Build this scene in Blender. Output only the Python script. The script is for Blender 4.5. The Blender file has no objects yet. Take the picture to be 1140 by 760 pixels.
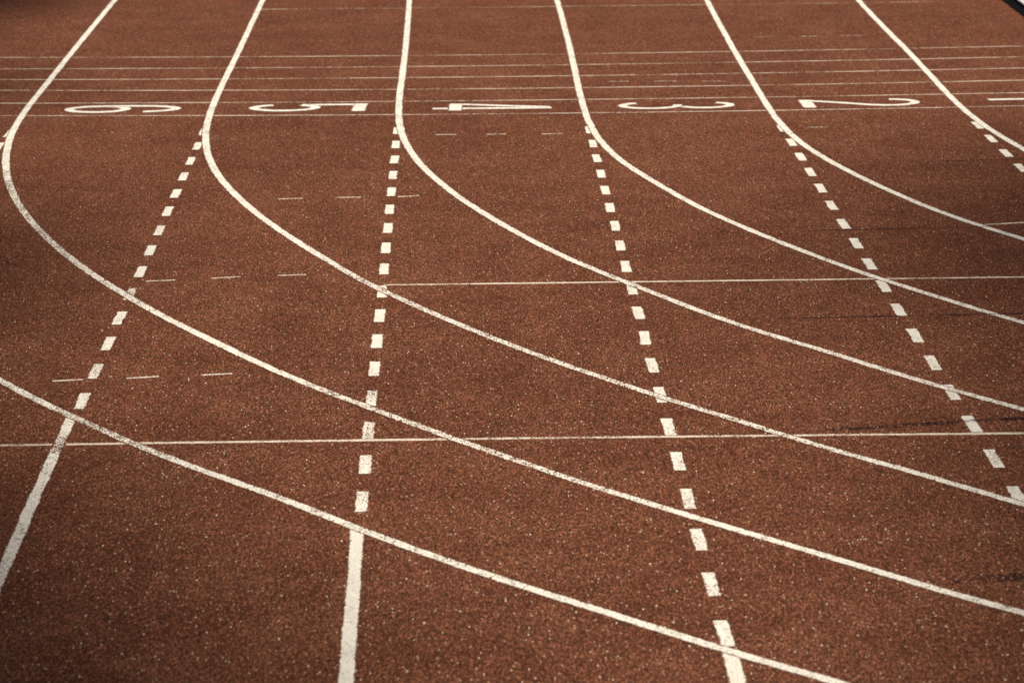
import bpy, bmesh, math, random
from mathutils import Vector, Matrix
# measured plan of the track markings, in metres (X across the lanes, Y along them, camera above the origin)
CURVES={
'F':[(-2.8804, 60.0), (-2.8804, 59.0), (-2.8804, 58.0), (-2.8804, 57.0), (-2.8804, 56.0), (-2.8804, 55.0), (-2.8804, 54.0), (-2.8804, 53.0), (-2.8804, 52.0), (-2.8804, 51.0), (-2.8804, 50.0), (-2.8804, 49.0), (-2.8804, 48.0), (-2.8804, 47.0), (-2.8804, 46.0), (-2.8804, 45.0), (-2.8804, 44.0), (-2.8804, 43.0), (-2.8804, 42.0), (-2.8804, 41.0), (-2.8804, 40.0), (-2.8804, 39.0), (-2.8804, 38.0), (-2.8804, 37.0), (-2.8804, 36.0), (-2.8804, 35.0), (-2.8804, 34.0), (-2.8804, 33.0), (-2.8804, 32.0), (-2.8804, 31.0), (-2.8804, 30.0), (-2.8804, 29.0), (-2.8804, 28.0), (-2.8804, 27.0), (-2.8804, 25.2977), (-2.8802, 24.9925), (-2.88, 24.6873), (-2.8798, 24.3822), (-2.8795, 24.077), (-2.8792, 23.7718), (-2.8787, 23.4666), (-2.8782, 23.1614), (-2.8774, 22.8562), (-2.8765, 22.551), (-2.8753, 22.2458), (-2.8738, 21.9406), (-2.8721, 21.6355), (-2.8704, 21.3303), (-2.8688, 21.0251), (-2.8675, 20.7199), (-2.8663, 20.4147), (-2.8648, 20.1095), (-2.8621, 19.8043), (-2.857, 19.4992), (-2.8479, 19.1941), (-2.834, 18.8893), (-2.8138, 18.5848), (-2.7871, 18.2807), (-2.7534, 17.9774), (-2.7128, 17.675), (-2.6651, 17.3735), (-2.6103, 17.0733), (-2.548, 16.7745), (-2.4782, 16.4775), (-2.4007, 16.1823), (-2.3153, 15.8893), (-2.2222, 15.5987), (-2.1224, 15.3103), (-2.0171, 15.0238), (-1.9055, 14.7398), (-1.7866, 14.4587), (-1.6603, 14.1809), (-1.5299, 13.9049), (-1.3942, 13.6316), (-1.2505, 13.3624), (-1.1023, 13.0956), (-0.9544, 12.8286), (-0.8004, 12.5652), (-0.6381, 12.3067), (-0.467, 12.054), (-0.2915, 11.8044), (-0.1165, 11.5543), (0.0637, 11.308), (0.2469, 11.0639), (0.4326, 10.8218), (0.6264, 10.586), (0.8248, 10.3541), (1.0261, 10.1247), (1.2287, 9.8965), (1.4286, 9.6659), (1.6295, 9.4362), (1.8409, 9.2161), (2.0095, 9.0315), (2.1801, 8.8488), (2.3529, 8.6681), (2.5277, 8.4894), (2.7045, 8.3126), (2.8833, 8.1379), (3.0641, 7.9653), (3.2469, 7.7947), (3.4315, 7.6261), (3.6181, 7.4597), (3.8065, 7.2954), (3.9968, 7.1333), (4.189, 6.9734), (4.3829, 6.8156), (4.5786, 6.66), (4.7761, 6.5067), (4.9753, 6.3557), (5.1762, 6.2069), (5.3788, 6.0604), (5.583, 5.9162), (5.7889, 5.7744), (5.9963, 5.6349), (6.2054, 5.4977), (6.4159, 5.363), (6.628, 5.2306), (6.8416, 5.1007), (7.0566, 4.9732), (7.2731, 4.8481), (7.491, 4.7256), (7.7103, 4.6055), (7.9309, 4.4879), (8.1528, 4.3728), (8.3761, 4.2602), (8.6006, 4.1502), (8.8263, 4.0428), (9.0532, 3.9379)],
'A':[(-1.6164, 60.0), (-1.6164, 59.0), (-1.6164, 58.0), (-1.6164, 57.0), (-1.6164, 56.0), (-1.6164, 55.0), (-1.6164, 54.0), (-1.6164, 53.0), (-1.6164, 52.0), (-1.6164, 51.0), (-1.6164, 50.0), (-1.6164, 49.0), (-1.6164, 48.0), (-1.6164, 47.0), (-1.6164, 46.0), (-1.6164, 45.0), (-1.6164, 44.0), (-1.6164, 43.0), (-1.6164, 42.0), (-1.6164, 41.0), (-1.6164, 40.0), (-1.6164, 39.0), (-1.6164, 38.0), (-1.6164, 37.0), (-1.6164, 36.0), (-1.6164, 35.0), (-1.6164, 34.0), (-1.6164, 33.0), (-1.6164, 32.0), (-1.6164, 31.0), (-1.6164, 30.0), (-1.6164, 29.0), (-1.6164, 28.0), (-1.6164, 27.0), (-1.6164, 25.158), (-1.6168, 24.8565), (-1.6171, 24.555), (-1.6173, 24.2535), (-1.6175, 23.952), (-1.6177, 23.6505), (-1.6179, 23.349), (-1.6181, 23.0475), (-1.6184, 22.746), (-1.6187, 22.4446), (-1.6191, 22.1431), (-1.6198, 21.8416), (-1.6205, 21.5401), (-1.6215, 21.2386), (-1.6226, 20.9371), (-1.6236, 20.6356), (-1.6241, 20.3341), (-1.6237, 20.0326), (-1.6217, 19.7312), (-1.6171, 19.4297), (-1.609, 19.1283), (-1.5961, 18.8271), (-1.5778, 18.5262), (-1.5524, 18.2258), (-1.5195, 17.9261), (-1.4776, 17.6275), (-1.4268, 17.3304), (-1.3665, 17.035), (-1.2979, 16.7414), (-1.2215, 16.4498), (-1.1386, 16.1599), (-1.0493, 15.872), (-0.9542, 15.5859), (-0.8532, 15.3018), (-0.7482, 15.0192), (-0.6407, 14.7375), (-0.5299, 14.4572), (-0.4096, 14.1807), (-0.279, 13.909), (-0.1429, 13.64), (-0.0027, 13.3731), (0.1445, 13.11), (0.2975, 12.8502), (0.4568, 12.5943), (0.6229, 12.3426), (0.7918, 12.0929), (0.9673, 11.8478), (1.1465, 11.6053), (1.3227, 11.3607), (1.5074, 11.1224), (1.6981, 10.889), (1.8834, 10.6511), (2.0671, 10.4121), (2.2221, 10.2159), (2.3792, 10.0215), (2.5386, 9.8289), (2.7002, 9.6381), (2.8639, 9.4492), (3.0297, 9.2621), (3.1977, 9.0769), (3.3677, 8.8937), (3.5399, 8.7124), (3.714, 8.533), (3.8902, 8.3557), (4.0685, 8.1803), (4.2486, 8.007), (4.4308, 7.8358), (4.6149, 7.6666), (4.8009, 7.4996), (4.9887, 7.3346), (5.1785, 7.1719), (5.37, 7.0112), (5.5634, 6.8528), (5.7586, 6.6966), (5.9555, 6.5426), (6.1542, 6.3908), (6.3546, 6.2414), (6.5567, 6.0942), (6.7604, 5.9493), (6.9658, 5.8067), (7.1728, 5.6665), (7.3813, 5.5286), (7.5914, 5.3931), (7.803, 5.2601), (8.0162, 5.1294), (8.2308, 5.0011), (8.4468, 4.8753), (8.6643, 4.752), (8.8831, 4.6312)],
'B':[(-0.374, 60.0), (-0.374, 59.0), (-0.374, 58.0), (-0.374, 57.0), (-0.374, 56.0), (-0.374, 55.0), (-0.374, 54.0), (-0.374, 53.0), (-0.374, 52.0), (-0.374, 51.0), (-0.374, 50.0), (-0.374, 49.0), (-0.374, 48.0), (-0.374, 47.0), (-0.374, 46.0), (-0.374, 45.0), (-0.374, 44.0), (-0.374, 43.0), (-0.374, 42.0), (-0.374, 41.0), (-0.374, 40.0), (-0.374, 39.0), (-0.374, 38.0), (-0.374, 37.0), (-0.374, 36.0), (-0.374, 35.0), (-0.374, 34.0), (-0.374, 33.0), (-0.374, 32.0), (-0.374, 31.0), (-0.374, 30.0), (-0.374, 29.0), (-0.374, 28.0), (-0.374, 27.0), (-0.374, 25.0192), (-0.3727, 24.7171), (-0.3714, 24.415), (-0.3704, 24.1128), (-0.3694, 23.8107), (-0.3687, 23.5085), (-0.3681, 23.2064), (-0.3678, 22.9043), (-0.3676, 22.6021), (-0.3678, 22.3), (-0.3682, 21.9978), (-0.369, 21.6957), (-0.3701, 21.3936), (-0.3717, 21.0914), (-0.3735, 20.7893), (-0.3754, 20.4872), (-0.377, 20.185), (-0.3777, 19.8829), (-0.3766, 19.5807), (-0.3726, 19.2786), (-0.3645, 18.9766), (-0.3506, 18.6748), (-0.33, 18.3733), (-0.3012, 18.0726), (-0.2643, 17.7727), (-0.2187, 17.4741), (-0.1649, 17.1768), (-0.1028, 16.8811), (-0.0338, 16.5869), (0.0425, 16.2946), (0.1257, 16.0041), (0.2157, 15.7157), (0.3107, 15.4289), (0.4107, 15.1438), (0.5182, 14.8614), (0.6375, 14.5838), (0.7655, 14.3102), (0.8973, 14.0383), (1.0296, 13.7667), (1.1653, 13.4968), (1.3132, 13.2333), (1.476, 12.9788), (1.6405, 12.7254), (1.8007, 12.4692), (1.9639, 12.215), (2.1385, 11.9684), (2.3152, 11.7233), (2.4565, 11.5171), (2.6001, 11.3124), (2.746, 11.1094), (2.8942, 10.9081), (3.0447, 10.7085), (3.1975, 10.5106), (3.3525, 10.3144), (3.5097, 10.1201), (3.6691, 9.9275), (3.8307, 9.7367), (3.9945, 9.5478), (4.1604, 9.3608), (4.3284, 9.1757), (4.4985, 8.9924), (4.6706, 8.8112), (4.8449, 8.6319), (5.0211, 8.4546), (5.1993, 8.2793), (5.3796, 8.106), (5.5618, 7.9348), (5.7459, 7.7657), (5.9319, 7.5987), (6.1198, 7.4338), (6.3096, 7.271), (6.5012, 7.1105), (6.6946, 6.9521), (6.8898, 6.7959), (7.0868, 6.6419), (7.2855, 6.4902), (7.4859, 6.3408), (7.688, 6.1936), (7.8918, 6.0488), (8.0972, 5.9063), (8.3042, 5.7661), (8.5128, 5.6283), (8.7229, 5.4929)],
'C':[(0.867, 60.0), (0.867, 59.0), (0.867, 58.0), (0.867, 57.0), (0.867, 56.0), (0.867, 55.0), (0.867, 54.0), (0.867, 53.0), (0.867, 52.0), (0.867, 51.0), (0.867, 50.0), (0.867, 49.0), (0.867, 48.0), (0.867, 47.0), (0.867, 46.0), (0.867, 45.0), (0.867, 44.0), (0.867, 43.0), (0.867, 42.0), (0.867, 41.0), (0.867, 40.0), (0.867, 39.0), (0.867, 38.0), (0.867, 37.0), (0.867, 36.0), (0.867, 35.0), (0.867, 34.0), (0.867, 33.0), (0.867, 32.0), (0.867, 31.0), (0.867, 30.0), (0.867, 29.0), (0.867, 28.0), (0.867, 27.0), (0.867, 26.0), (0.867, 24.8812), (0.8676, 24.5738), (0.868, 24.2664), (0.8682, 23.959), (0.8682, 23.6515), (0.8679, 23.3441), (0.8674, 23.0367), (0.8666, 22.7293), (0.8655, 22.4219), (0.864, 22.1144), (0.8622, 21.807), (0.86, 21.4996), (0.8574, 21.1922), (0.8547, 20.8848), (0.8519, 20.5774), (0.8493, 20.27), (0.8473, 19.9626), (0.8465, 19.6551), (0.8477, 19.3477), (0.8518, 19.0403), (0.8601, 18.733), (0.8744, 18.4259), (0.8966, 18.1193), (0.9297, 17.8137), (0.9752, 17.5097), (1.0341, 17.208), (1.1022, 16.9082), (1.1748, 16.6095), (1.2505, 16.3115), (1.3337, 16.0156), (1.4281, 15.7231), (1.5328, 15.434), (1.6434, 15.1472), (1.7601, 14.8628), (1.8819, 14.5805), (2.0094, 14.3008), (2.1487, 14.0268), (2.2946, 13.7562), (2.4423, 13.4866), (2.5987, 13.2219), (2.7178, 13.0022), (2.8395, 12.7838), (2.9636, 12.5667), (3.0902, 12.3512), (3.2192, 12.137), (3.3506, 11.9244), (3.4845, 11.7132), (3.6208, 11.5036), (3.7594, 11.2956), (3.9004, 11.0891), (4.0437, 10.8843), (4.1893, 10.6811), (4.3372, 10.4795), (4.4874, 10.2797), (4.6399, 10.0816), (4.7946, 9.8852), (4.9516, 9.6906), (5.1107, 9.4978), (5.272, 9.3068), (5.4355, 9.1176), (5.6011, 8.9304), (5.7688, 8.745), (5.9387, 8.5615), (6.1106, 8.38), (6.2845, 8.2005), (6.4605, 8.0229), (6.6385, 7.8473), (6.8185, 7.6738), (7.0004, 7.5024), (7.1843, 7.333), (7.3701, 7.1657), (7.5577, 7.0005), (7.7473, 6.8375), (7.9387, 6.6766), (8.1318, 6.518), (8.3268, 6.3615)],
'D':[(2.1152, 60.0), (2.1152, 59.0), (2.1152, 58.0), (2.1152, 57.0), (2.1152, 56.0), (2.1152, 55.0), (2.1152, 54.0), (2.1152, 53.0), (2.1152, 52.0), (2.1152, 51.0), (2.1152, 50.0), (2.1152, 49.0), (2.1152, 48.0), (2.1152, 47.0), (2.1152, 46.0), (2.1152, 45.0), (2.1152, 44.0), (2.1152, 43.0), (2.1152, 42.0), (2.1152, 41.0), (2.1152, 40.0), (2.1152, 39.0), (2.1152, 38.0), (2.1152, 37.0), (2.1152, 36.0), (2.1152, 35.0), (2.1152, 34.0), (2.1152, 33.0), (2.1152, 32.0), (2.1152, 31.0), (2.1152, 30.0), (2.1152, 29.0), (2.1152, 28.0), (2.1152, 27.0), (2.1152, 26.0), (2.1152, 24.7433), (2.1096, 24.436), (2.1043, 24.1288), (2.0992, 23.8215), (2.0944, 23.5143), (2.09, 23.207), (2.0859, 22.8998), (2.0822, 22.5925), (2.0787, 22.2852), (2.0757, 21.9779), (2.0729, 21.6707), (2.0705, 21.3634), (2.0683, 21.0561), (2.0662, 20.7488), (2.0641, 20.4415), (2.062, 20.1342), (2.0601, 19.827), (2.059, 19.5197), (2.0597, 19.2124), (2.0637, 18.9051), (2.0733, 18.598), (2.0907, 18.2912), (2.1186, 17.9852), (2.1585, 17.6805), (2.2102, 17.3776), (2.2716, 17.0766), (2.3406, 16.7771), (2.417, 16.4795), (2.5004, 16.1837), (2.5919, 15.8904), (2.6967, 15.6016), (2.8163, 15.3185), (2.9423, 15.0383), (3.0306, 14.8044), (3.1215, 14.5715), (3.2151, 14.3397), (3.3113, 14.1089), (3.4101, 13.8793), (3.5116, 13.6508), (3.6156, 13.4235), (3.7222, 13.1973), (3.8313, 12.9724), (3.943, 12.7488), (4.0572, 12.5264), (4.174, 12.3053), (4.2933, 12.0856), (4.415, 11.8673), (4.5392, 11.6503), (4.6659, 11.4348), (4.795, 11.2207), (4.9266, 11.0081), (5.0605, 10.797), (5.1969, 10.5875), (5.3356, 10.3795), (5.4767, 10.1731), (5.6201, 9.9683), (5.7658, 9.7652), (5.9138, 9.5637), (6.0641, 9.3639), (6.2167, 9.1659), (6.3715, 8.9696), (6.5285, 8.775), (6.6877, 8.5823), (6.8491, 8.3914), (7.0127, 8.2023), (7.1784, 8.0151), (7.3462, 7.8298), (7.5161, 7.6464), (7.6881, 7.465)],
'E':[(3.3633, 60.0), (3.3633, 59.0), (3.3633, 58.0), (3.3633, 57.0), (3.3633, 56.0), (3.3633, 55.0), (3.3633, 54.0), (3.3633, 53.0), (3.3633, 52.0), (3.3633, 51.0), (3.3633, 50.0), (3.3633, 49.0), (3.3633, 48.0), (3.3633, 47.0), (3.3633, 46.0), (3.3633, 45.0), (3.3633, 44.0), (3.3633, 43.0), (3.3633, 42.0), (3.3633, 41.0), (3.3633, 40.0), (3.3633, 39.0), (3.3633, 38.0), (3.3633, 37.0), (3.3633, 36.0), (3.3633, 35.0), (3.3633, 34.0), (3.3633, 33.0), (3.3633, 32.0), (3.3633, 31.0), (3.3633, 30.0), (3.3633, 29.0), (3.3633, 28.0), (3.3633, 27.0), (3.3633, 26.0), (3.3633, 24.6028), (3.3588, 24.2987), (3.3548, 23.9947), (3.3514, 23.6906), (3.3486, 23.3866), (3.3464, 23.0825), (3.3446, 22.7785), (3.3432, 22.4744), (3.3417, 22.1703), (3.34, 21.8663), (3.3378, 21.5622), (3.3349, 21.2581), (3.3312, 20.9541), (3.3268, 20.6501), (3.322, 20.346), (3.3173, 20.042), (3.3136, 19.738), (3.312, 19.4339), (3.3145, 19.1298), (3.3225, 18.8259), (3.3381, 18.5222), (3.3616, 18.2191), (3.3929, 17.9166), (3.4301, 17.6148), (3.452, 17.3658), (3.4767, 17.117), (3.5042, 16.8685), (3.5346, 16.6204), (3.5677, 16.3726), (3.6037, 16.1252), (3.6425, 15.8782), (3.6841, 15.6317), (3.7284, 15.3857), (3.7756, 15.1402), (3.8256, 14.8952), (3.8783, 14.6508), (3.9338, 14.4071), (3.9921, 14.164), (4.0532, 13.9215), (4.117, 13.6798), (4.1835, 13.4388), (4.2528, 13.1986), (4.3248, 12.9592), (4.3995, 12.7206), (4.4769, 12.4829), (4.557, 12.2461), (4.6398, 12.0102), (4.7253, 11.7753), (4.8134, 11.5413), (4.9042, 11.3084), (4.9977, 11.0765), (5.0937, 10.8457), (5.1924, 10.616), (5.2937, 10.3875), (5.3975, 10.1601), (5.504, 9.9339), (5.613, 9.7089), (5.7246, 9.4851), (5.8387, 9.2627), (5.9553, 9.0416)],
'G':[(-4.1244, 60.0), (-4.1244, 59.0), (-4.1244, 58.0), (-4.1244, 57.0), (-4.1244, 56.0), (-4.1244, 55.0), (-4.1244, 54.0), (-4.1244, 53.0), (-4.1244, 52.0), (-4.1244, 51.0), (-4.1244, 50.0), (-4.1244, 49.0), (-4.1244, 48.0), (-4.1244, 47.0), (-4.1244, 46.0), (-4.1244, 45.0), (-4.1244, 44.0), (-4.1244, 43.0), (-4.1244, 42.0), (-4.1244, 41.0), (-4.1244, 40.0), (-4.1244, 39.0), (-4.1244, 38.0), (-4.1244, 37.0), (-4.1244, 36.0), (-4.1244, 35.0), (-4.1244, 34.0), (-4.1244, 33.0), (-4.1244, 32.0), (-4.1244, 31.0), (-4.1244, 30.0), (-4.1244, 29.0), (-4.1244, 28.0), (-4.1244, 27.0), (-4.1244, 25.2977), (-4.1242, 24.9925), (-4.124, 24.6873), (-4.1238, 24.3822), (-4.1235, 24.077), (-4.1231, 23.7718), (-4.1227, 23.4666), (-4.1221, 23.1614), (-4.1214, 22.8562), (-4.1205, 22.551), (-4.1192, 22.2458), (-4.1178, 21.9406), (-4.1161, 21.6355), (-4.1144, 21.3303), (-4.1128, 21.0251), (-4.1114, 20.7199), (-4.1103, 20.4147), (-4.1088, 20.1095), (-4.106, 19.8043), (-4.101, 19.4992), (-4.0919, 19.1941), (-4.078, 18.8893), (-4.0578, 18.5848), (-4.0311, 18.2807), (-3.9974, 17.9774), (-3.9568, 17.675), (-3.9091, 17.3735), (-3.8542, 17.0733), (-3.792, 16.7745), (-3.7222, 16.4775), (-3.6447, 16.1823), (-3.5592, 15.8893), (-3.4661, 15.5987), (-3.3663, 15.3103), (-3.2611, 15.0238), (-3.1495, 14.7398), (-3.0306, 14.4587), (-2.9043, 14.1809), (-2.7739, 13.9049), (-2.6382, 13.6316), (-2.4945, 13.3624), (-2.3463, 13.0956), (-2.1983, 12.8286), (-1.9911, 12.4802), (-1.8309, 12.2125), (-1.6603, 11.9512), (-1.485, 11.6931), (-1.3064, 11.4372), (-1.1176, 11.1888), (-0.9203, 10.9471), (-0.7209, 10.7071), (-0.5279, 10.4619), (-0.3371, 10.215), (-0.1404, 9.9728), (0.063, 9.7362), (0.273, 9.5054), (0.4875, 9.2788), (0.7013, 9.0515), (0.9194, 8.8284), (1.1425, 8.6102), (1.3176, 8.4318), (1.4946, 8.2553), (1.6737, 8.0808), (1.8547, 7.9084), (2.0377, 7.7381), (2.2226, 7.5698), (2.4094, 7.4037), (2.5981, 7.2396), (2.7886, 7.0778), (2.981, 6.9181), (3.1752, 6.7606), (3.3711, 6.6054), (3.5688, 6.4523), (3.7682, 6.3015), (3.9693, 6.153), (4.1721, 6.0068), (4.3766, 5.863), (4.5826, 5.7214), (4.7903, 5.5822), (4.9995, 5.4454), (5.2103, 5.3109), (5.4225, 5.1789), (5.6363, 5.0492), (5.8515, 4.922), (6.0682, 4.7973), (6.2863, 4.675), (6.5057, 4.5553), (6.7265, 4.438), (6.9486, 4.3232), (7.172, 4.211), (7.3966, 4.1013), (7.6225, 3.9942), (7.8496, 3.8896), (8.0779, 3.7877), (8.3073, 3.6883), (8.5378, 3.5915)],
}
DASHES={
'A':[(-1.6023, 18.6744), (-1.6016, 18.1691), (-1.6008, 17.6619), (-1.6001, 17.1607), (-1.5993, 16.6416), (-1.5985, 16.1337), (-1.5977, 15.6199), (-1.5969, 15.1114), (-1.5961, 14.6043), (-1.5954, 14.1081), (-1.5946, 13.6065), (-1.5939, 13.112), (-1.5931, 12.611), (-1.5924, 12.1132)],
'B':[(-0.3718, 18.6122), (-0.3719, 18.1127), (-0.3719, 17.6042), (-0.372, 17.1026), (-0.3721, 16.5958), (-0.3721, 16.0897), (-0.3722, 15.5859), (-0.3722, 15.0806), (-0.3723, 14.5793), (-0.3724, 14.0748), (-0.3724, 13.5722), (-0.3725, 13.0743), (-0.3725, 12.5752), (-0.3726, 12.079), (-0.3727, 11.5797), (-0.3727, 11.0882), (-0.3728, 10.5982)],
'C':[(0.8439, 18.5342), (0.8438, 18.0403), (0.8436, 17.5414), (0.8434, 17.0446), (0.8433, 16.5439), (0.8431, 16.0424), (0.843, 15.5477), (0.8428, 15.047), (0.8426, 14.5468), (0.8425, 14.0533), (0.8423, 13.5429), (0.8422, 13.0532), (0.842, 12.5536), (0.8419, 12.0566), (0.8417, 11.556), (0.8415, 11.0601), (0.8414, 10.5627), (0.8412, 10.0661), (0.8411, 9.5703), (0.8409, 9.0747)],
'D':[(2.0619, 18.4807), (2.0622, 17.9791), (2.0624, 17.4897), (2.0626, 16.9973), (2.0628, 16.5044), (2.0631, 16.0095), (2.0633, 15.5073), (2.0635, 15.0101), (2.0638, 14.5153), (2.064, 14.0162), (2.0642, 13.5152), (2.0645, 13.0159), (2.0647, 12.5176), (2.0649, 12.0187), (2.0651, 11.5212), (2.0654, 11.0216), (2.0656, 10.5217)],
'E':[(3.2999, 18.4889), (3.2999, 18.0031), (3.2999, 17.5055), (3.2999, 17.0273)],
'F':[(-2.8411, 18.724), (-2.8411, 18.2648), (-2.8411, 17.7806)],
}
SOLIDS={
'A':[(-1.6067, 11.8467), (-1.6043, 10.6292), (-1.599, 9.9345), (-1.5828, 5.9345)],
'B':[(-0.38, 10.2666), (-0.3739, 9.5427), (-0.3695, 8.7051), (-0.3428, 4.7051)],
'C':[(0.8435, 8.8473), (0.8432, 8.7236), (0.8339, 4.7236)],
}
CROSS={
't1':[(-3.9667, 19.5255), (-3.2884, 19.448), (-2.6156, 19.3802), (-1.9474, 19.3219), (-1.2827, 19.2729), (-0.6207, 19.2332), (0.0394, 19.2027), (0.6988, 19.1812), (1.3581, 19.1688), (2.0184, 19.1655), (2.6804, 19.1711), (3.3452, 19.1858), (4.0136, 19.2097), (4.6866, 19.2428)],
't2':[(-4.0606, 20.0132), (-3.3683, 19.9481), (-2.6804, 19.8908), (-1.9962, 19.8414), (-1.3149, 19.7997), (-0.6358, 19.7656), (0.042, 19.739), (0.7191, 19.72), (1.3963, 19.7084), (2.0743, 19.7043), (2.7539, 19.7077), (3.4358, 19.7186), (4.1208, 19.737), (4.8096, 19.763)],
't3':[(-4.1733, 20.5988), (-3.4583, 20.5117), (-2.7496, 20.4359), (-2.046, 20.3714), (-1.3466, 20.3178), (-0.6502, 20.2751), (0.0443, 20.2431), (0.738, 20.2217), (1.4318, 20.211), (2.1269, 20.2109), (2.8242, 20.2214), (3.5249, 20.2426), (4.2301, 20.2745), (4.9407, 20.3173)],
't4':[(-4.2627, 21.0635), (-3.5345, 20.9892), (-2.8116, 20.9251), (-2.093, 20.8709), (-1.3777, 20.8266), (-0.6648, 20.792), (0.0468, 20.7671), (0.758, 20.7519), (1.4697, 20.7462), (2.1829, 20.7501), (2.8985, 20.7637), (3.6175, 20.7869), (4.3409, 20.8199), (5.0698, 20.8628)],
't5':[(-4.3602, 21.5704), (-3.6156, 21.4975), (-2.8763, 21.4346), (-2.1411, 21.3818), (-1.409, 21.3388), (-0.6793, 21.3055), (0.0492, 21.282), (0.7774, 21.2681), (1.5063, 21.2638), (2.2367, 21.2692), (2.9698, 21.2843), (3.7063, 21.309), (4.4474, 21.3436), (5.194, 21.3881)],
't6':[(-4.4722, 22.1525), (-3.7068, 22.0684), (-2.9475, 21.9959), (-2.193, 21.9347), (-1.4424, 21.8847), (-0.6945, 21.8457), (0.0518, 21.8176), (0.7975, 21.8005), (1.5438, 21.7942), (2.2917, 21.7988), (3.0423, 21.8142), (3.7967, 21.8406), (4.556, 21.8781), (5.3214, 21.9268)],
't7':[(-1.6364, 24.5418), (-1.2043, 24.5238), (-0.7726, 24.5072), (-0.3412, 24.4921), (0.09, 24.4786), (0.521, 24.4665), (0.9519, 24.456), (1.3828, 24.4469), (1.8138, 24.4393), (2.2449, 24.4333), (2.6763, 24.4287), (3.1079, 24.4256), (3.54, 24.424), (3.9724, 24.4239)],
't8':[(-0.3625, 14.2172), (-0.0668, 14.2126), (0.2289, 14.2081), (0.5247, 14.2034), (0.8204, 14.1987), (1.1162, 14.194), (1.412, 14.1892), (1.7079, 14.1843), (2.0037, 14.1795), (2.2996, 14.1745), (2.5955, 14.1695), (2.8914, 14.1645), (3.1872, 14.1594), (3.4831, 14.1543)],
't9':[(-2.4132, 11.4519), (-2.0115, 11.4505), (-1.6093, 11.4479), (-1.2066, 11.4444), (-0.8037, 11.4398), (-0.4005, 11.4342), (0.0028, 11.4276), (0.4061, 11.4199), (0.8093, 11.4112), (1.2124, 11.4015), (1.6151, 11.3907), (2.0174, 11.3789), (2.4192, 11.3662), (2.8205, 11.3524)],
't10':[(2.8085, 15.4294), (2.848, 15.4372), (2.8876, 15.445), (2.9272, 15.4529), (2.9668, 15.4607), (3.0065, 15.4685), (3.0462, 15.4764), (3.086, 15.4843), (3.1258, 15.4921), (3.1656, 15.5), (3.2055, 15.5079), (3.2454, 15.5158), (3.2854, 15.5237), (3.3254, 15.5316)],
}
TICKS={
'k1':[[(-0.1271, 18.4453), (0.0045, 18.4338)], [(0.1931, 18.4271), (0.3152, 18.4327)], [(0.5372, 18.41), (0.6691, 18.418)]],
'k2':[[(-1.0077, 16.4332), (-0.867, 16.4479)], [(-0.6851, 16.4516), (-0.5414, 16.4531)], [(-0.3323, 16.4494), (-0.2109, 16.4658)]],
'k3':[[(-1.5483, 14.3872), (-1.4044, 14.4029)], [(-1.2285, 14.4306), (-1.0842, 14.4546)], [(-0.9004, 14.4677), (-0.759, 14.4778)]],
'k4':[[(-1.7615, 12.4552), (-1.6303, 12.4726)], [(-1.4436, 12.4803), (-1.3046, 12.502)], [(-1.1239, 12.5164), (-0.9897, 12.5324)]],
'k5':[[(2.293, 22.5245), (2.4316, 22.5344)], [(2.6372, 22.5278), (2.7754, 22.5329)], [(2.9586, 22.5286), (3.1213, 22.5459)]],
'k6':[[(1.0636, 20.4708), (1.2091, 20.4649)], [(1.385, 20.4482), (1.5378, 20.4497)], [(1.7165, 20.4166), (1.8725, 20.4138)]],
'k7':[[(2.2183, 18.5021), (2.3554, 18.5065)]],
}
SEAMS={
's1':[(2.3313, 17.259), (2.8299, 17.2666), (3.368, 17.2886)],
's2':[(1.6441, 15.3214), (1.8549, 15.3353), (2.3335, 15.3518), (2.7994, 15.3696)],
's3':[(1.3115, 13.3522), (1.6097, 13.3795), (2.0858, 13.3929), (2.4639, 13.397), (2.8851, 13.4036)],
's4':[(1.3044, 11.4453), (1.5792, 11.4748), (1.9904, 11.5502), (2.2892, 11.5859), (2.5118, 11.5992)],
's5':[(1.6179, 9.5454), (1.7539, 9.5665), (1.9115, 9.5893), (2.0991, 9.6049)],
}
NUMS={
'6':((-2.6141, 19.6215),(-1.8172, 19.5925),0.300),
'5':((-1.3796, 19.5671),(-0.5847, 19.5345),0.299),
'4':((-0.1489, 19.4875),(0.6367, 19.4556),0.272),
'3':((1.0702, 19.4305),(1.8541, 19.4059),0.288),
'2':((2.2767, 19.4035),(3.0842, 19.4205),0.306),
'1':((3.5397, 19.4629),(4.3289, 19.4823),0.290),
}
CAM_H=3.2400
CAM_LENS=104.368
CAM_ROT=[[0.9997075, 0.0164134, -0.017762], [-0.0211966, 0.2410302, -0.9702861], [-0.0116445, 0.9703788, 0.2413076]]
STRETCH = .31
RUB_A = (.170, .061, .032); RUB_B = (.190, .073, .040); RUB_C = (.142, .063, .037)
SUN_E, SUN_A, SUN_ANG, SUNP, SKY = 50, 192, 9.0, 4.3, .064
FSTOP = 5.0
SHADE_TREES = [(2.8, 1.7, 12, 3.4, 5, 'leafy tree on the grass outside the bend, right of the camera'),  # added out of view, positioned by where each crown's shade lands
 (3.75, 3.9, 18, 3.9, 9, 'tallest leafy tree, on the grass at the edge of the bend'),
 (-5.2, 1.6, 12, 3.6, 6, 'leafy tree on the grass outside the bend, left of the camera'),
 (-7.05, 7.3, 12, 3.6, 7, 'leafy tree left of the track, second along the row'),
 (-7.95, 13.3, 12, 3.7, 8, 'leafy tree left of the track, third along the row'),
 (-8.0, 19.5, 12, 3.8, 10, 'leafy tree left of the track, furthest along the row')]
# ---------------------------------------------------------------- scene
scene = bpy.context.scene
COL = scene.collection
rnd = random.Random(11)

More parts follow.
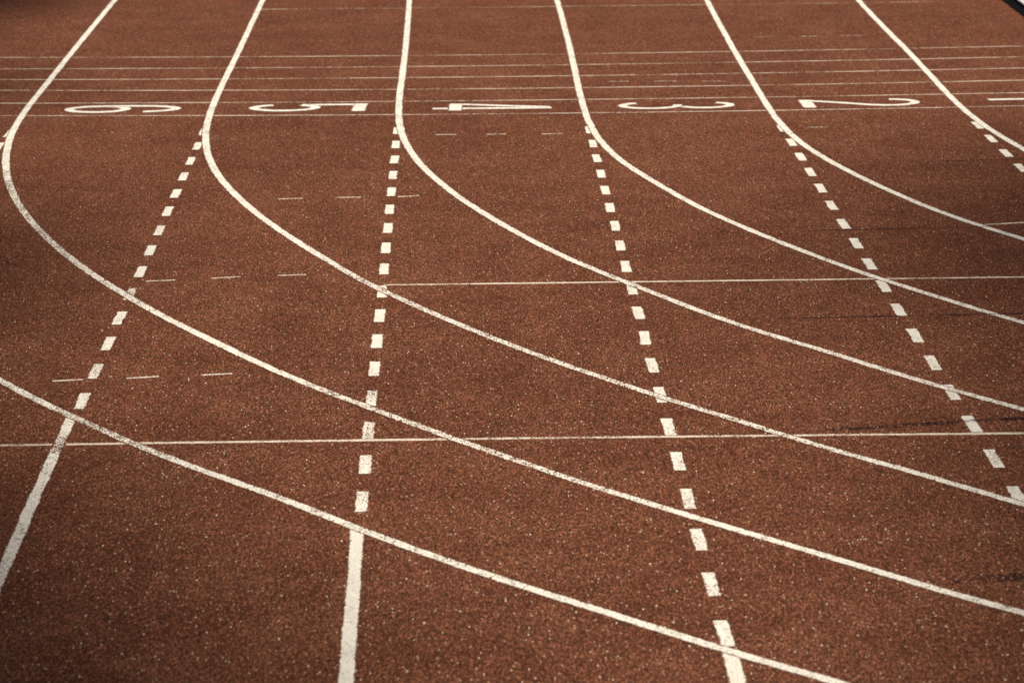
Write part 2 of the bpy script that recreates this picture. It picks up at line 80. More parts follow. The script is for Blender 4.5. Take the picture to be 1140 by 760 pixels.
# ------------------------------------------------------------ node helpers
class NT:
    def __init__(self, tree): self.t = tree
    def n(self, kind, **kw):
        nd = self.t.nodes.new(kind)
        for k, v in kw.items():
            if k.startswith('i_'):
                key = k[2:]
                nd.inputs[int(key) if key.isdigit() else key.replace('_', ' ')].default_value = v
            else: setattr(nd, k, v)
        return nd
    def l(self, a, b): self.t.links.new(a, b)
    def math(self, op, a, b=None, c=None, clamp=False):
        nd = self.t.nodes.new('ShaderNodeMath'); nd.operation = op; nd.use_clamp = clamp
        for i, v in enumerate((a, b, c)):
            if v is None: continue
            if isinstance(v, (int, float)): nd.inputs[i].default_value = v
            else: self.l(v, nd.inputs[i])
        return nd.outputs[0]
    def rng(self, v, a, b, c, d, smooth=False):
        nd = self.t.nodes.new('ShaderNodeMapRange')
        if smooth: nd.interpolation_type = 'SMOOTHSTEP'
        self.l(v, nd.inputs[0])
        for i, x in enumerate((a, b, c, d)):
            if isinstance(x, (int, float)): nd.inputs[i+1].default_value = x
            else: self.l(x, nd.inputs[i+1])
        return nd.outputs[0]
    def mix(self, f, a, b, mode='MIX'):
        nd = self.t.nodes.new('ShaderNodeMix'); nd.data_type = 'RGBA'; nd.blend_type = mode
        if isinstance(f, (int, float)): nd.inputs[0].default_value = f
        else: self.l(f, nd.inputs[0])
        for i, x in ((6, a), (7, b)):
            if isinstance(x, tuple): nd.inputs[i].default_value = (*x[:3], 1)
            else: self.l(x, nd.inputs[i])
        return nd.outputs[2]

def rubber_group():
    g = bpy.data.node_groups.new('polyurethane_rubber', 'ShaderNodeTree')
    g.interface.new_socket('Color', in_out='OUTPUT', socket_type='NodeSocketColor')
    g.interface.new_socket('Height', in_out='OUTPUT', socket_type='NodeSocketFloat')
    g.interface.new_socket('Grain', in_out='OUTPUT', socket_type='NodeSocketFloat')
    t = NT(g)
    geo = t.n('ShaderNodeNewGeometry')
    mp = t.n('ShaderNodeMapping'); mp.inputs['Scale'].default_value = (1, STRETCH, 1)   # the mat is rolled out along the lanes
    t.l(geo.outputs['Position'], mp.inputs[0])
    v = t.n('ShaderNodeTexVoronoi', i_Scale=230.0); t.l(mp.outputs[0], v.inputs['Vector'])
    sep = t.n('ShaderNodeSeparateColor'); t.l(v.outputs['Color'], sep.inputs[0])
    r1, r2 = sep.outputs[0], sep.outputs[1]
    n1 = t.n('ShaderNodeTexNoise', i_Scale=120.0, i_Detail=3.0, i_Roughness=.7); t.l(mp.outputs[0], n1.inputs['Vector'])
    n2 = t.n('ShaderNodeTexNoise', i_Scale=22.0, i_Detail=4.0, i_Roughness=.6); t.l(mp.outputs[0], n2.inputs['Vector'])
    n3 = t.n('ShaderNodeTexNoise', i_Scale=2.2, i_Detail=6.0, i_Roughness=.6); t.l(geo.outputs['Position'], n3.inputs['Vector'])
    n4 = t.n('ShaderNodeTexNoise', i_Scale=.45, i_Detail=3.0, i_Roughness=.5); t.l(geo.outputs['Position'], n4.inputs['Vector'])
    m = t.math('MULTIPLY', t.math('ADD', t.rng(r1, 0, 1, .38, 1.20), t.math('MULTIPLY', t.math('POWER', r1, 7.0), .8)), t.rng(n1.outputs[0], .3, .7, .30, 1.70))
    m = t.math('MULTIPLY', m, t.rng(n2.outputs[0], .3, .7, .88, 1.12))
    m = t.math('MULTIPLY', m, t.rng(n3.outputs[0], .3, .7, .92, 1.08))
    m = t.math('MULTIPLY', m, t.rng(n4.outputs[0], .35, .65, .93, 1.07))
    n5 = t.n('ShaderNodeTexNoise', i_Scale=.9, i_Detail=5.0, i_Roughness=.65, i_Distortion=.6); t.l(geo.outputs['Position'], n5.inputs['Vector'])
    m = t.math('MULTIPLY', m, t.rng(n5.outputs[0], .50, .68, 1.0, .91, True))
    mb = t.n('ShaderNodeMapping'); mb.inputs['Scale'].default_value = (5.0, .12, 1); t.l(geo.outputs['Position'], mb.inputs[0])
    n6 = t.n('ShaderNodeTexNoise', i_Scale=1.0, i_Detail=4.0, i_Roughness=.6); t.l(mb.outputs[0], n6.inputs['Vector'])
    m = t.math('MULTIPLY', m, t.rng(n6.outputs[0], .35, .65, .96, 1.04))
    hue = t.mix(t.rng(n3.outputs[0], .38, .62, 0, 1), RUB_A, RUB_B)
    hue = t.mix(t.math('MULTIPLY', r2, .35), hue, RUB_C)
    cc = t.n('ShaderNodeCombineColor')
    for i in range(3): t.l(m, cc.inputs[i])
    col = t.mix(1.0, hue, cc.outputs[0], 'MULTIPLY')
    # sparse bare binder / pale granules, a few black ones
    vs = t.n('ShaderNodeTexVoronoi', i_Scale=150.0); t.l(mp.outputs[0], vs.inputs['Vector'])
    s2 = t.n('ShaderNodeSeparateColor'); t.l(vs.outputs['Color'], s2.inputs[0])
    near = t.math('LESS_THAN', vs.outputs['Distance'], .42)
    pale = t.math('MULTIPLY', t.math('GREATER_THAN', s2.outputs[0], .975), near)
    dark = t.math('MULTIPLY', t.math('LESS_THAN', s2.outputs[0], .05), near)
    col = t.mix(t.math('MULTIPLY', pale, .8), col, (.60, .42, .28))
    col = t.mix(t.math('MULTIPLY', dark, .75), col, (.02, .01, .008))
    out = t.n('NodeGroupOutput')
    h = t.math('ADD', t.math('MULTIPLY', v.outputs['Distance'], -1.0), t.math('MULTIPLY', n1.outputs[0], .8))
    t.l(col, out.inputs[0]); t.l(h, out.inputs[1]); t.l(n1.outputs[0], out.inputs[2])
    return g
RG = rubber_group()

def new_mat(name):
    m = bpy.data.materials.new(name); m.use_nodes = True
    m.node_tree.nodes.clear(); t = NT(m.node_tree)
    out = t.n('ShaderNodeOutputMaterial'); b = t.n('ShaderNodeBsdfPrincipled')
    t.l(b.outputs[0], out.inputs[0]); return m, t, b

def rubber_mat():
    m, t, b = new_mat('red_brown_rubber')
    g = t.n('ShaderNodeGroup'); g.node_tree = RG
    t.l(g.outputs[0], b.inputs['Base Color'])
    b.inputs['Roughness'].default_value = .95; b.inputs['Specular IOR Level'].default_value = .06
    bp = t.n('ShaderNodeBump'); bp.inputs['Strength'].default_value = .55; bp.inputs['Distance'].default_value = .003
    t.l(g.outputs[1], bp.inputs['Height']); t.l(bp.outputs[0], b.inputs['Normal'])
    return m

def paint_mat(name, col, edge=1.0, clear=False):
    """paint on the rubber: wears off the grain where the vertex value 'wear' is high and at its ragged edges"""
    m, t, b = new_mat(name)
    g = t.n('ShaderNodeGroup'); g.node_tree = RG
    geo = t.n('ShaderNodeNewGeometry')
    mp = t.n('ShaderNodeMapping'); mp.inputs['Scale'].default_value = (1, .45, 1); t.l(geo.outputs['Position'], mp.inputs[0])
    na = t.n('ShaderNodeTexNoise', i_Scale=190.0, i_Detail=2.0, i_Roughness=.6); t.l(mp.outputs[0], na.inputs['Vector'])
    nb = t.n('ShaderNodeTexNoise', i_Scale=14.0, i_Detail=3.0, i_Roughness=.6); t.l(mp.outputs[0], nb.inputs['Vector'])
    nc = t.n('ShaderNodeTexNoise', i_Scale=55.0, i_Detail=3.0, i_Roughness=.6); t.l(mp.outputs[0], nc.inputs['Vector'])
    nn = t.math('ADD', t.math('MULTIPLY', na.outputs[0], .65), t.math('MULTIPLY', nc.outputs[0], .35))
    nn = t.math('ADD', nn, t.math('MULTIPLY', t.math('SUBTRACT', nb.outputs[0], .5), .22))
    at = t.n('ShaderNodeAttribute'); at.attribute_name = 'wear'
    uv = t.n('ShaderNodeUVMap'); uv.uv_map = 'UVMap'
    sx = t.n('ShaderNodeSeparateXYZ'); t.l(uv.outputs[0], sx.inputs[0])
    e = t.math('ABSOLUTE', t.math('SUBTRACT', sx.outputs[0], .5))
    e = t.rng(e, .32, .5, 0, .26*edge, True)
    # wear 0 -> threshold low (all paint), 1 -> threshold high
    th = t.math('ADD', t.rng(at.outputs['Fac'], 0, 1, .31, .63), e)
    mask = t.rng(t.math('SUBTRACT', nn, th), -.055, .055, 0, 1, True)
    tone = t.math('MULTIPLY', t.rng(na.outputs[0], .3, .7, .72, 1.12), t.rng(nb.outputs[0], .3, .7, .88, 1.06))
    cc = t.n('ShaderNodeCombineColor')
    for i in range(3): t.l(tone, cc.inputs[i])
    pc = t.mix(1.0, col, cc.outputs[0], 'MULTIPLY')
    if clear:                                                       # where it is worn the surface under it shows
        t.l(pc, b.inputs['Base Color']); tr = t.n('ShaderNodeBsdfTransparent'); mx = t.n('ShaderNodeMixShader')
        t.l(t.math('MULTIPLY', mask, .75), mx.inputs[0]); t.l(tr.outputs[0], mx.inputs[1]); t.l(b.outputs[0], mx.inputs[2])
        t.l(mx.outputs[0], m.node_tree.nodes['Material Output'].inputs[0])
    else: t.l(t.mix(mask, g.outputs[0], pc), b.inputs['Base Color'])
    b.inputs['Roughness'].default_value = .9; b.inputs['Specular IOR Level'].default_value = .1
    bp = t.n('ShaderNodeBump'); bp.inputs['Strength'].default_value = .35; bp.inputs['Distance'].default_value = .003
    t.l(g.outputs[1], bp.inputs['Height']); t.l(bp.outputs[0], b.inputs['Normal'])
    return m

def simple_mat(name, col, rough=.6, var=.15, scale=30, metal=0):
    m, t, b = new_mat(name)
    geo = t.n('ShaderNodeNewGeometry')
    n = t.n('ShaderNodeTexNoise', i_Scale=float(scale), i_Detail=4.0); t.l(geo.outputs['Position'], n.inputs['Vector'])
    lo = tuple(c*(1-var) for c in col); hi = tuple(min(1, c*(1+var)) for c in col)
    t.l(t.mix(t.rng(n.outputs[0], .3, .7, 0, 1), lo, hi), b.inputs['Base Color'])
    b.inputs['Roughness'].default_value = rough; b.inputs['Metallic'].default_value = metal
    return m

M_RUB = rubber_mat()
M_LINE = paint_mat('white_line_paint', (.95, .90, .79))
M_THIN = paint_mat('thin_line_paint', (.86, .74, .60), .8)
M_SEAM = paint_mat('dark_seam', (.022, .016, .022), 1.0, True)
M_GRASS = simple_mat('grass', (.05, .085, .02), .9, .4, 9)
M_KERB = simple_mat('white_kerb_paint', (.8, .79, .8), .4, .04, 6)
M_BLACK = simple_mat('black_rubber', (.006, .005, .006), 1.0, .3, 40)
M_BLACK.node_tree.nodes['Principled BSDF'].inputs['Specular IOR Level'].default_value = .05
M_GRAN = simple_mat('pale_granule', (.86, .70, .54), .6, .3, 60)
M_GRAN2 = simple_mat('tan_granule', (.36, .20, .12), .7, .35, 60)

# ------------------------------------------------------------ object helpers
def tag(o, label=None, cat=None, group=None, kind=None):
    for k, v in (('label', label), ('category', cat), ('group', group), ('kind', kind)):
        if v: o[k] = v
    return o
def link(name, me, mat, parent=None):
    o = bpy.data.objects.new(name, me); COL.objects.link(o)
    if mat: me.materials.append(mat)
    if parent: o.parent = parent
    return o
def empty(name, loc=(0, 0, 0)):
    o = bpy.data.objects.new(name, None); COL.objects.link(o); o.location = loc; o.empty_display_size = .2
    return o

def catmull(P, step=.04):
    P = [P[0]] + list(P) + [P[-1]]; out = []
    for i in range(1, len(P)-2):
        a, b, c, d = P[i-1:i+3]; L = math.hypot(c[0]-b[0], c[1]-b[1]); n = max(1, int(L/step))
        for k in range(n):
            t = k/n
            out.append(tuple(.5*((2*b[j]) + (-a[j]+c[j])*t + (2*a[j]-5*b[j]+4*c[j]-d[j])*t*t + (-a[j]+3*b[j]-3*c[j]+d[j])*t**3) for j in (0, 1)))
    out.append(tuple(P[-2])); return out

def ribbon(name, pts, width, z, mat, wear=0.0, parent=None, org=(0, 0), jit=.0012, closed=False):
    """a painted strip lying on the track; wear is a number or a function of (x, y, metres along)"""
    n = len(pts); verts = []; wv = []; uvs = []; s = 0; j1 = j2 = 0
    for i, p in enumerate(pts):
        a = pts[i-1] if (i or closed) else p; b = pts[(i+1) % n] if (i < n-1 or closed) else p
        dx, dy = b[0]-a[0], b[1]-a[1]; L = math.hypot(dx, dy) or 1; nx, ny = -dy/L, dx/L
        if i: s += math.hypot(p[0]-pts[i-1][0], p[1]-pts[i-1][1])
        j1 = .6*j1 + rnd.gauss(0, jit); j2 = .6*j2 + rnd.gauss(0, jit)
        w1, w2 = width/2+j1, width/2+j2
        verts += [(p[0]+nx*w1-org[0], p[1]+ny*w1-org[1], z), (p[0]-nx*w2-org[0], p[1]-ny*w2-org[1], z)]
        w = wear(p[0], p[1], s) if callable(wear) else wear
        wv += [w, w]; uvs += [(0, s), (1, s)]
    m = n if closed else n-1
    faces = [(2*i, 2*i+1, (2*i+3) % (2*n), (2*i+2) % (2*n)) for i in range(m)]
    me = bpy.data.meshes.new(name); me.from_pydata(verts, [], faces); me.update()
    at = me.attributes.new('wear', 'FLOAT', 'POINT')
    for i, w in enumerate(wv): at.data[i].value = w
    ul = me.uv_layers.new(name='UVMap')
    for lp in me.loops: ul.data[lp.index].uv = uvs[lp.vertex_index]
    me.flip_normals() if me.polygons[0].normal.z < 0 else None
    return link(name, me, mat, parent)

def sheet(name, x0, x1, y0, y1, z, mat, nx=1, ny=1):
    v = [(x0+(x1-x0)*i/nx, y0+(y1-y0)*j/ny, z) for j in range(ny+1) for i in range(nx+1)]
    f = [(j*(nx+1)+i, j*(nx+1)+i+1, (j+1)*(nx+1)+i+1, (j+1)*(nx+1)+i) for j in range(ny) for i in range(nx)]
    me = bpy.data.meshes.new(name); me.from_pydata(v, [], f); return link(name, me, mat)

# ------------------------------------------------------------ the setting
E_path = catmull(CURVES['E'], .2)
kerb_path = [(x+1.285, y) for x, y in E_path]                       # the kerb runs a lane inside the innermost line
kerb_path = [(kerb_path[0][0], 62.0)] + [p for p in kerb_path if p[1] < 62]

tag(sheet('ground', -900, 900, -900, 900, -.09, M_GRASS), kind='structure')
def fill_between(name, A, B, z, mat):
    # a flat surface from outline A to outline B (same number of points)
    v = []; f = []
    for a, b in zip(A, B): v += [(a[0], a[1], z), (b[0], b[1], z)]
    for i in range(len(A)-1): f.append((2*i, 2*i+1, 2*i+3, 2*i+2))
    me = bpy.data.meshes.new(name); me.from_pydata(v, [], f); me.update()
    if me.polygons[0].normal.z < 0: me.flip_normals()
    return link(name, me, mat)
def walk(P, n):
    s = [0]
    for a, b in zip(P, P[1:]): s.append(s[-1]+math.hypot(b[0]-a[0], b[1]-a[1]))
    out = []; j = 0
    for i in range(n):
        t = s[-1]*i/(n-1)
        while j < len(P)-2 and s[j+1] < t: j += 1
        u = (t-s[j])/((s[j+1]-s[j]) or 1); out.append((P[j][0]+(P[j+1][0]-P[j][0])*u, P[j][1]+(P[j+1][1]-P[j][1])*u))
    return out
outer = [(x-3.75, y) for x, y in catmull(CURVES['F'], .2)]; outer.append((40.0, outer[-1][1]-4))
inner = kerb_path + [(42.0, kerb_path[-1][1]-3)]
tag(fill_between('running_track', walk(outer, 260), walk(inner, 260), 0, M_RUB), kind='structure')
# infield grass to the right of the kerb
pts = [p for p in kerb_path if p[0] < 30]
v = []; f = []
for i, p in enumerate(pts): v += [(p[0]+.07, p[1], .012), (60.0, p[1], .012)]
for i in range(len(pts)-1): f.append((2*i, 2*i+1, 2*i+3, 2*i+2))
me = bpy.data.meshes.new('infield_grass'); me.from_pydata(v, [], f); me.update()
if me.polygons[0].normal.z < 0: me.flip_normals()
tag(link('infield_grass', me, M_GRASS), kind='structure')

# ------------------------------------------------------------ painted lane lines
def bumpf(t, a, b, soft=.35):
    if t < a-soft or t > b+soft: return 0
    return min(1, (t-a+soft)/soft, (b+soft-t)/soft)
def wear_F(x, y, s): return .26 + .28*bumpf(y, 15.6, 17.0, .7) + .20*bumpf(y, 13.9, 15.2, .7) + .27*bumpf(y, 10.95, 12.05, .7) + .06*bumpf(y, 9, 11)
def wear_G(x, y, s): return .25 + .28*bumpf(y, 11.35, 11.75) + .2*bumpf(y, 12.0, 13) + .12*bumpf(y, 9.6, 10.8)
def wear_A(x, y, s): return .32 + .18*bumpf(y, 13.6, 14.6) + .18*bumpf(y, 11.2, 13.2)
def wear_B(x, y, s): return .32 + .10*bumpf(y, 11.5, 14.5)
def wear_C(x, y, s): return .32 + .06*bumpf(y, 12, 15)
WEAR = dict(F=wear_F, G=wear_G, A=wear_A, B=wear_B, C=wear_C, D=.30, E=.27)
LAB = {
 'F': 'white lane line left of the number 6, bending furthest left, paint scuffed thin in places',
 'A': 'white lane line running between the numbers 6 and 5, then curving right',
 'B': 'white lane line running between the numbers 5 and 4, then curving right',
 'C': 'white lane line running between the numbers 4 and 3, then curving right',
 'D': 'white lane line running between the numbers 3 and 2, then curving right',
 'E': 'white lane line running between the numbers 2 and 1, then curving right',
 'G': 'nearest white curved line, crossing the lower left of the photo below all other curves'}
GR = 'white lane lines that curve to the right'
for k in 'FABCDEG':
    o = ribbon('lane_line', catmull(CURVES[k]), .0545, .0015, M_LINE, WEAR[k], jit=.0007)
    tag(o, LAB[k], 'lane line', GR)

DL = {
 'F': 'short run of white dashes at the left edge beside the furthest left curve',
 'A': 'dashed white line starting between the numbers 6 and 5, leaning down to the left',
 'B': 'dashed white line starting between the numbers 5 and 4, almost upright in the photo',
 'C': 'dashed white line starting between the numbers 4 and 3, longest row of dashes',
 'D': 'dashed white line starting between the numbers 3 and 2, leaning down to the right',
 'E': 'short row of white dashes starting between the numbers 2 and 1 at the right edge'}
for k in 'FABCDE':
    P = DASHES[k]; o0 = P[0]
    root = empty('dashed_line', (o0[0], o0[1], 0)); tag(root, DL[k], 'dashed line', 'dashed white lines along the lanes')
    for i, (x, y) in enumerate(P):
        L = .252 + rnd.uniform(-.006, .006); sk = rnd.uniform(-.0015, .0015)
        w = .12 + .2*rnd.random() + (.15 if y < 13 else 0)
        if k == 'A' and i == 9: w = .55
        if k == 'A' and i >= 10: w += .08
        if k == 'D': w -= .10
        pts = [(x+sk*(t*2-1), y+L/2-L*t) for t in [j/10 for j in range(11)]]
        ribbon('dash', pts, .0560, .0008, M_LINE, w, root, org=(o0[0], o0[1]))
SL = {'A': 'solid white line leaving the lower left corner, scuffed where the thin line crosses it',
      'B': 'solid white line running down to the bottom edge left of centre',
      'C': 'short solid white line at the bottom edge right of centre, below the longest dashes'}
for k in 'ABC':
    P = SOLIDS[k]
    def wsol(x, y, s, k=k): return (.34 + .35*bumpf(y, 11.35, 11.5, .15)) if k == 'A' else .07 + (.12*bumpf(y, 9.0, 9.2) if k == 'B' else 0)
    if k == 'C': P = [(P[0][0], 8.905-(8.905-P[-1][1])*i/20) for i in range(21)]
    o = ribbon('straight_line', P if k == 'C' else catmull(P), .0550, .0011, M_LINE, wsol)
    tag(o, SL[k], 'straight line', 'solid straight lines near the camera')

# ------------------------------------------------------------ thin lines across the lanes
CL = {
 't1': ('thin white cross line directly in front of the painted lane numbers', .028, .50),
 't2': ('thin white cross line directly behind the painted lane numbers', .030, .50),
 't3': ('first faint cross line beyond the pair that frames the lane numbers', .030, .50),
 't4': ('second faint cross line beyond the pair that frames the lane numbers', .030, .52),
 't5': ('third faint cross line beyond the pair that frames the lane numbers', .030, .54),
 't6': ('furthest of the evenly spaced faint cross lines behind the lane numbers', .030, .56),
 't7': ('very faint cross line on its own near the top edge of the photo', .026, .66),
 't8': ('thin white cross line across the middle of the track, starting at the upright dashes', .034, .34),
 't9': ('longest thin white cross line, spanning the whole track in the foreground', .036, .40),
 't10': ('short thin white cross line at the right edge, ending on the innermost curve', .034, .3)}
def wthin(base, seed):
    r = random.Random(seed); ph = [r.uniform(0, 6.3) for _ in range(3)]
    return lambda x, y, s: base + .10*math.sin(s*2.1+ph[0]) + .08*math.sin(s*5.3+ph[1]) + .07*math.sin(s*11+ph[2])
for i, (k, (lab, w, wr)) in enumerate(CL.items()):
    o = ribbon('cross_line', catmull(CROSS[k]), w*.92, .0004, M_THIN, wthin(wr, i), jit=.0008)
    tag(o, lab, 'cross line', 'thin white lines across the lanes')

KL = {
 'k1': ('broken thin white line of three ticks just below the number 4', .028, .52),
 'k2': ('broken thin white line of ticks reaching the upright dashes in the upper left half', .028, .50),
 'k3': ('broken thin white line of three ticks left of the long middle cross line', .026, .48),
 'k4': ('nearest broken thin white line of three ticks, at the left above the long cross line', .026, .40),
 'k5': ('faintest broken line of three ticks near the top between numbers 3 and 2 lines', .026, .66),
 'k6': ('faint broken line of three ticks behind the number 3', .026, .64),
 'k7': ('single very faint tick below the number 2', .026, .68)}
for k, (lab, w, wr) in KL.items():
    S = TICKS[k]; o0 = S[0][0]
    root = empty('tick_line', (o0[0], o0[1], 0)); tag(root, lab, 'tick line', 'broken thin lines across the lanes')
    for a, b in S:
        pts = [(a[0]+(b[0]-a[0])*t/8, a[1]+(b[1]-a[1])*t/8) for t in range(9)]
        ribbon('tick', pts, w, .0004, M_THIN, wr, root, org=o0, jit=.0008)

# ------------------------------------------------------------ lane numbers, lying with their tops to the right
def arc(cx, cy, rx, ry, a0, a1, n=22):
    return [(cx+rx*math.cos(math.radians(a0+(a1-a0)*i/n)), cy+ry*math.sin(math.radians(a0+(a1-a0)*i/n))) for i in range(n+1)]
# glyph space: first value = how far right in the digit (0..1), second = how far up it (0..1); third = stroke width in m
W_ = .080
GLYPH = {
 '6': [(arc(.5, .29, .385, .235, 0, 360, 44)[:-1], W_, True),
       (arc(.5, .62, .385, .33, 178, 12, 26), W_, False), ([(.115, .30), (.115, .46), (.115, .63)], W_, False)],
 '5': [([(1.0, .935), (.55, .935), (0.0, .935)], .105, False), ([(.12, .88), (.12, .66), (.12, .44)], .07, False),
       ([(.14, .45)] + arc(.5, .31, .385, .26, 140, -155, 34), W_, False)],
 '4': [([(.70, 0.0), (.70, .5), (.70, 1.0)], .07, False), ([(.0, .19), (.5, .19), (1.0, .19)], .10, False),
       ([(.10, .24), (.36, .60), (.60, .985)], .07, False)],
 '3': [([(.46, .50)] + arc(.48, .28, .39, .235, 62, -150, 30), .07, False),
       (arc(.48, .74, .37, .215, -62, 152, 30) , .07, False), ([(.40, .515), (.56, .505), (.70, .49)], .075, False)],
 '2': [([(0.0, .065), (.5, .065), (1.0, .065)], .10, False),
       ([(.13, .10), (.30, .24), (.55, .42), (.76, .56), (.86, .68)] + arc(.49, .755, .385, .20, 5, 178, 26), .072, False)],
 '1': [([(.5, 0.0), (.5, .5), (.5, 1.0)], .075, False), ([(.5, .97), (.34, .86), (.16, .80)], .065, False)]}
NLAB = {'6': 'white painted number 6 lying on its side in the left outer lane',
        '5': 'white painted number 5 lying on its side between the 6 and the 4',
        '4': 'white painted number 4 lying on its side between the 5 and the 3',
        '3': 'white painted number 3 lying on its side between the 4 and the 2',
        '2': 'white painted number 2 lying on its side near the right edge',
        '1': 'white painted number 1, cut off by the right edge of the photo'}
for k in '654321':
    a, b, hh = NUMS[k]
    root = empty('lane_number', (a[0], a[1], 0)); tag(root, NLAB[k], 'lane number', 'lane numbers painted in a row')
    ux, uy = b[0]-a[0], b[1]-a[1]; L = math.hypot(ux, uy); ux /= L; uy /= L
    for si, (pl, w, cl) in enumerate(GLYPH[k]):
        q = []
        for (r, h) in pl:
            d = (.5-r)*hh; q.append((a[0]+ux*h*L - uy*d, a[1]+uy*h*L + ux*d))
        if not cl and len(q) < 12: q = catmull(q, .03)
        ribbon('stroke', q, w, .0008+.0004*si, M_LINE, .22, root, org=a, jit=.0006, closed=cl)

# ------------------------------------------------------------ dark joints in the mat
SLAB = {'s1': ('thin dark joint in the rubber at the right, furthest up', .020, .50),
        's2': ('thin dark joint in the rubber crossing the rightmost long dashed line', .024, .46),
        's3': ('thin dark joint in the rubber just below the middle cross line', .024, .48),
        's4': ('dark smudged joint just above the long foreground cross line', .060, .54),
        's5': ('broad dark smudge at the lower right edge beside the scuffed curve', .11, .53)}
for i, (k, (lab, w, wr)) in enumerate(SLAB.items()):
    P = catmull(SEAMS[k]); x0, x1 = P[0][0], P[-1][0]
    def ws(x, y, s, wr=wr, x0=x0): return wr + .40*max(0, 1-(x-x0)/.55) + .10*math.sin(s*7+i) + .07*math.sin(s*17)
    o = ribbon('seam', P, w, .0024, M_SEAM, ws); tag(o, lab, 'seam', 'dark joints in the rubber mat')

# ------------------------------------------------------------ kerb at the inner edge
kr = empty('track_kerb', (kerb_path[0][0], 24, 0))
tag(kr, 'raised white inner kerb rail with a black gutter strip in the top right corner', 'kerb')
ko = (kerb_path[0][0], 24)
def extrude_profile(name, path, prof, mat):
    v = []; f = []; n = len(prof)
    for i, p in enumerate(path):
        a = path[max(0, i-1)]; b = path[min(len(path)-1, i+1)]
        dx, dy = b[0]-a[0], b[1]-a[1]; L = math.hypot(dx, dy) or 1; nx, ny = -dy/L, dx/L
        for (u, z) in prof: v.append((p[0]+nx*u-ko[0], p[1]+ny*u-ko[1], z))
    for i in range(len(path)-1):
        for j in range(n): f.append((i*n+j, i*n+(j+1) % n, (i+1)*n+(j+1) % n, (i+1)*n+j))
    f.append(tuple(range(n))); f.append(tuple(range((len(path)-1)*n, len(path)*n))[::-1])
    me = bpy.data.meshes.new(name); me.from_pydata(v, [], f); me.update()
    bm = bmesh.new(); bm.from_mesh(me); bmesh.ops.recalc_face_normals(bm, faces=bm.faces); bm.to_mesh(me); bm.free()
    return link(name, me, mat, kr)
kp = [p for p in kerb_path if p[0] < 12]
cs = [(.025*math.cos(a)*1.15, .040+.018*math.sin(a)) for a in [math.radians(t) for t in range(0, 360, 30)]]
extrude_profile('rail', kp, cs, M_KERB)
extrude_profile('gutter_strip', kp, [(.045, -.02), (.045, .010), (-.070, .008), (-.110, .004), (-.110, -.02)], M_BLACK)
s = 0
for i in range(2, len(kp)-1):
    L = math.hypot(kp[i][0]-kp[i-1][0], kp[i][1]-kp[i-1][1]); s += L
    if s > 1.5 or i == 2:
        s = 0; x, y = kp[i]
        if y > 40: continue
        me = bpy.data.meshes.new('foot'); bm = bmesh.new()
        bmesh.ops.create_cone(bm, cap_ends=True, segments=10, radius1=.022, radius2=.015, depth=.03); bm.to_mesh(me); bm.free()
        o = link('foot', me, M_BLACK, kr); o.location = (x-ko[0], y-ko[1], .022)

# ------------------------------------------------------------ loose granules lying on the mat
def granules(name, n, smin, smax, mat, seed, lab, power=1.0):
    r = random.Random(seed); V = []; F = []
    for _ in range(n):
        y = 7.5 + 18.5*(r.random()**power); s0 = 1; hw = y*.19+.8
        x = r.uniform(-hw, hw)+.3; s_ = r.uniform(smin, smax)*max(.5, 1.3-y/30)
        a = r.uniform(0, 6.3); b = len(V)
        ring = [(x+math.cos(a+t*1.571)*s_*r.uniform(.6, 1.1), y+math.sin(a+t*1.571)*s_*r.uniform(.6, 1.3), s_*r.uniform(.15, .5)) for t in range(4)]
        V += ring + [(x, y, s_*r.uniform(.9, 1.5)), (x, y, -.001)]
        for t in range(4): F += [(b+t, b+(t+1) % 4, b+4), (b+(t+1) % 4, b+t, b+5)]
    me = bpy.data.meshes.new(name); me.from_pydata(V, [], F); o = link(name, me, mat)
    return tag(o, lab, 'granules', kind='stuff')
granules('pale_granules', 4800, .0024, .0046, M_GRAN, 3, 'pale grains of grit scattered over the rubber', 1.3)
granules('tan_granules', 13000, .0018, .0036, M_GRAN2, 4, 'tan rubber crumbs scattered over the rubber', 1.5)


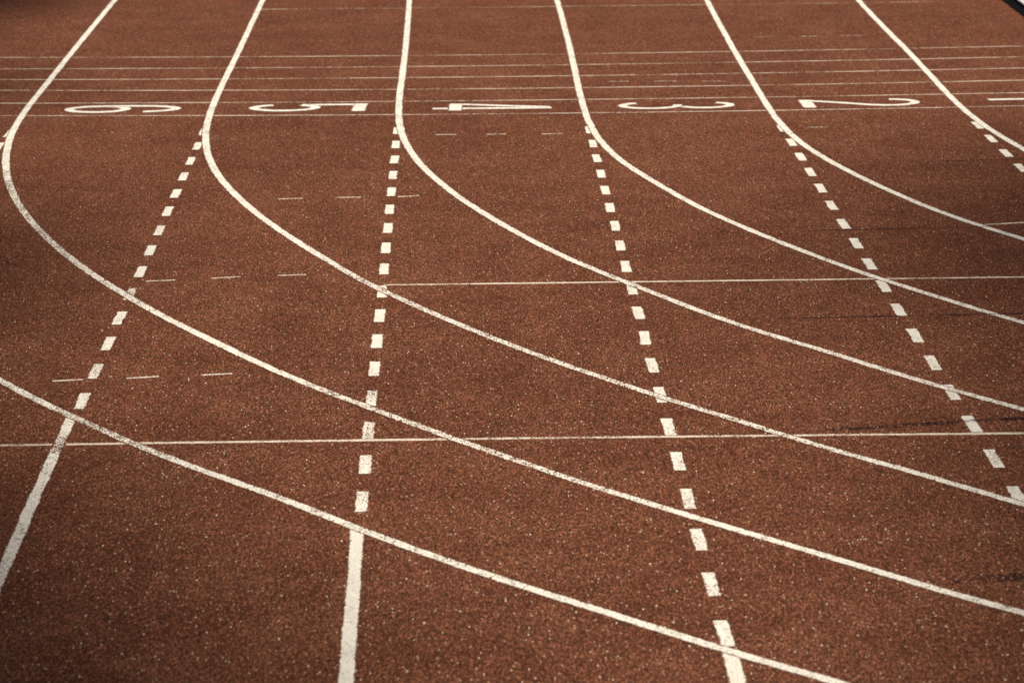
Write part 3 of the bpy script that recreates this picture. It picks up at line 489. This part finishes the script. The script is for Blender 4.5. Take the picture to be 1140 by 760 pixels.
# ------------------------------------------------------------ unseen trees added outside the bend so their shade darkens the corners of view
M_BARK = simple_mat('bark', (.10, .075, .05), .9, .4, 20)
M_LEAF = simple_mat('leaves', (.05, .10, .025), .7, .45, 3)
def tree(x, y, h, r, seed, lab, n=13000):
    R = random.Random(seed)
    root = empty('added_shade_tree', (x, y, -.09)); tag(root, lab, 'tree', 'added trees that shade the track edges')
    bm = bmesh.new(); tips = []
    def limb(a, b, r0, r1, k=8):
        d = (b-a); L = d.length; q = d.to_track_quat('Z', 'Y'); rings = []
        side = Vector((R.uniform(-1, 1), R.uniform(-1, 1), 0))*L*.06
        for i in range(5):
            t = i/4; c = a.lerp(b, t)+side*math.sin(math.pi*t); rr = r0+(r1-r0)*t
            rings.append([bm.verts.new(c+q@Vector((rr*math.cos(j*6.2832/k), rr*math.sin(j*6.2832/k), 0))) for j in range(k)])
        for i in range(4):
            for j in range(k): bm.faces.new((rings[i][j], rings[i][(j+1) % k], rings[i+1][(j+1) % k], rings[i+1][j]))
    top = Vector((R.uniform(-.3, .3), R.uniform(-.3, .3), h*.62)); limb(Vector((0, 0, 0)), top, h*.028, h*.013)
    cz = h*.68; clumps = []
    for i in range(26):
        a = R.uniform(0, 6.283); u = R.random()**.5; zz = R.uniform(-1, 1)
        c = Vector((math.cos(a)*r*u*.85*math.sqrt(1-.7*zz*zz), math.sin(a)*r*u*.85*math.sqrt(1-.7*zz*zz), cz+zz*h*.26))
        clumps.append((c, r*R.uniform(.2, .36)))
        if i < 14: limb(top*R.uniform(.6, .98), c, h*.009, h*.002, 5)
    me = bpy.data.meshes.new('trunk'); bm.to_mesh(me); bm.free(); link('trunk', me, M_BARK, root)
    V = []; F = []
    for _ in range(n):
        c, cr = R.choice(clumps); v = Vector((R.gauss(0, 1), R.gauss(0, 1), R.gauss(0, .8))).normalized()*cr*R.uniform(.5, 1.08)+c
        s_ = R.uniform(.10, .19); a = Vector((R.gauss(0, 1), R.gauss(0, 1), R.gauss(0, 1))).normalized(); b2 = a.orthogonal().normalized()
        k = len(V); V += [tuple(v-a*s_), tuple(v+b2*s_*.5), tuple(v+a*s_), tuple(v-b2*s_*.5)]; F.append((k, k+1, k+2, k+3))
    me = bpy.data.meshes.new('crown'); me.from_pydata(V, [], F); link('crown', me, M_LEAF, root)
for a in SHADE_TREES: tree(*a)

# ------------------------------------------------------------ light
SUN_EL, SUN_AZ = math.radians(SUN_E), math.radians(SUN_A)          # azimuth: clockwise from +Y (away from the camera)
w = bpy.data.worlds.new('World'); scene.world = w; w.use_nodes = True
nt = w.node_tree; bg = nt.nodes['Background']
sky = nt.nodes.new('ShaderNodeTexSky'); sky.sky_type = 'NISHITA'; sky.sun_disc = False
sky.sun_elevation = SUN_EL; sky.sun_rotation = SUN_AZ
sky.dust_density = 7.0; sky.ozone_density = .2; sky.air_density = .7      # a hazy, warm sky
nt.links.new(sky.outputs[0], bg.inputs[0]); bg.inputs[1].default_value = SKY
L = bpy.data.lights.new('Sun', 'SUN'); L.energy = SUNP; L.angle = math.radians(SUN_ANG); L.color = (1, .915, .79)
so = bpy.data.objects.new('Sun', L); COL.objects.link(so)
d = Vector((math.sin(SUN_AZ)*math.cos(SUN_EL), math.cos(SUN_AZ)*math.cos(SUN_EL), math.sin(SUN_EL)))
so.rotation_euler = (-d).to_track_quat('-Z', 'Y').to_euler()

# ------------------------------------------------------------ camera
cam = bpy.data.cameras.new('Camera'); co = bpy.data.objects.new('Camera', cam); COL.objects.link(co)
Mx = Matrix(CAM_ROT).to_4x4(); Mx.translation = (0, 0, CAM_H); co.matrix_world = Mx
cam.sensor_width = 36; cam.lens = CAM_LENS; cam.clip_end = 2000
cam.dof.use_dof = True; cam.dof.focus_distance = 14.0; cam.dof.aperture_fstop = FSTOP
scene.camera = co
scene.view_settings.view_transform = 'Standard'; scene.view_settings.look = 'None'
scene.view_settings.exposure = 0; scene.view_settings.gamma = 1
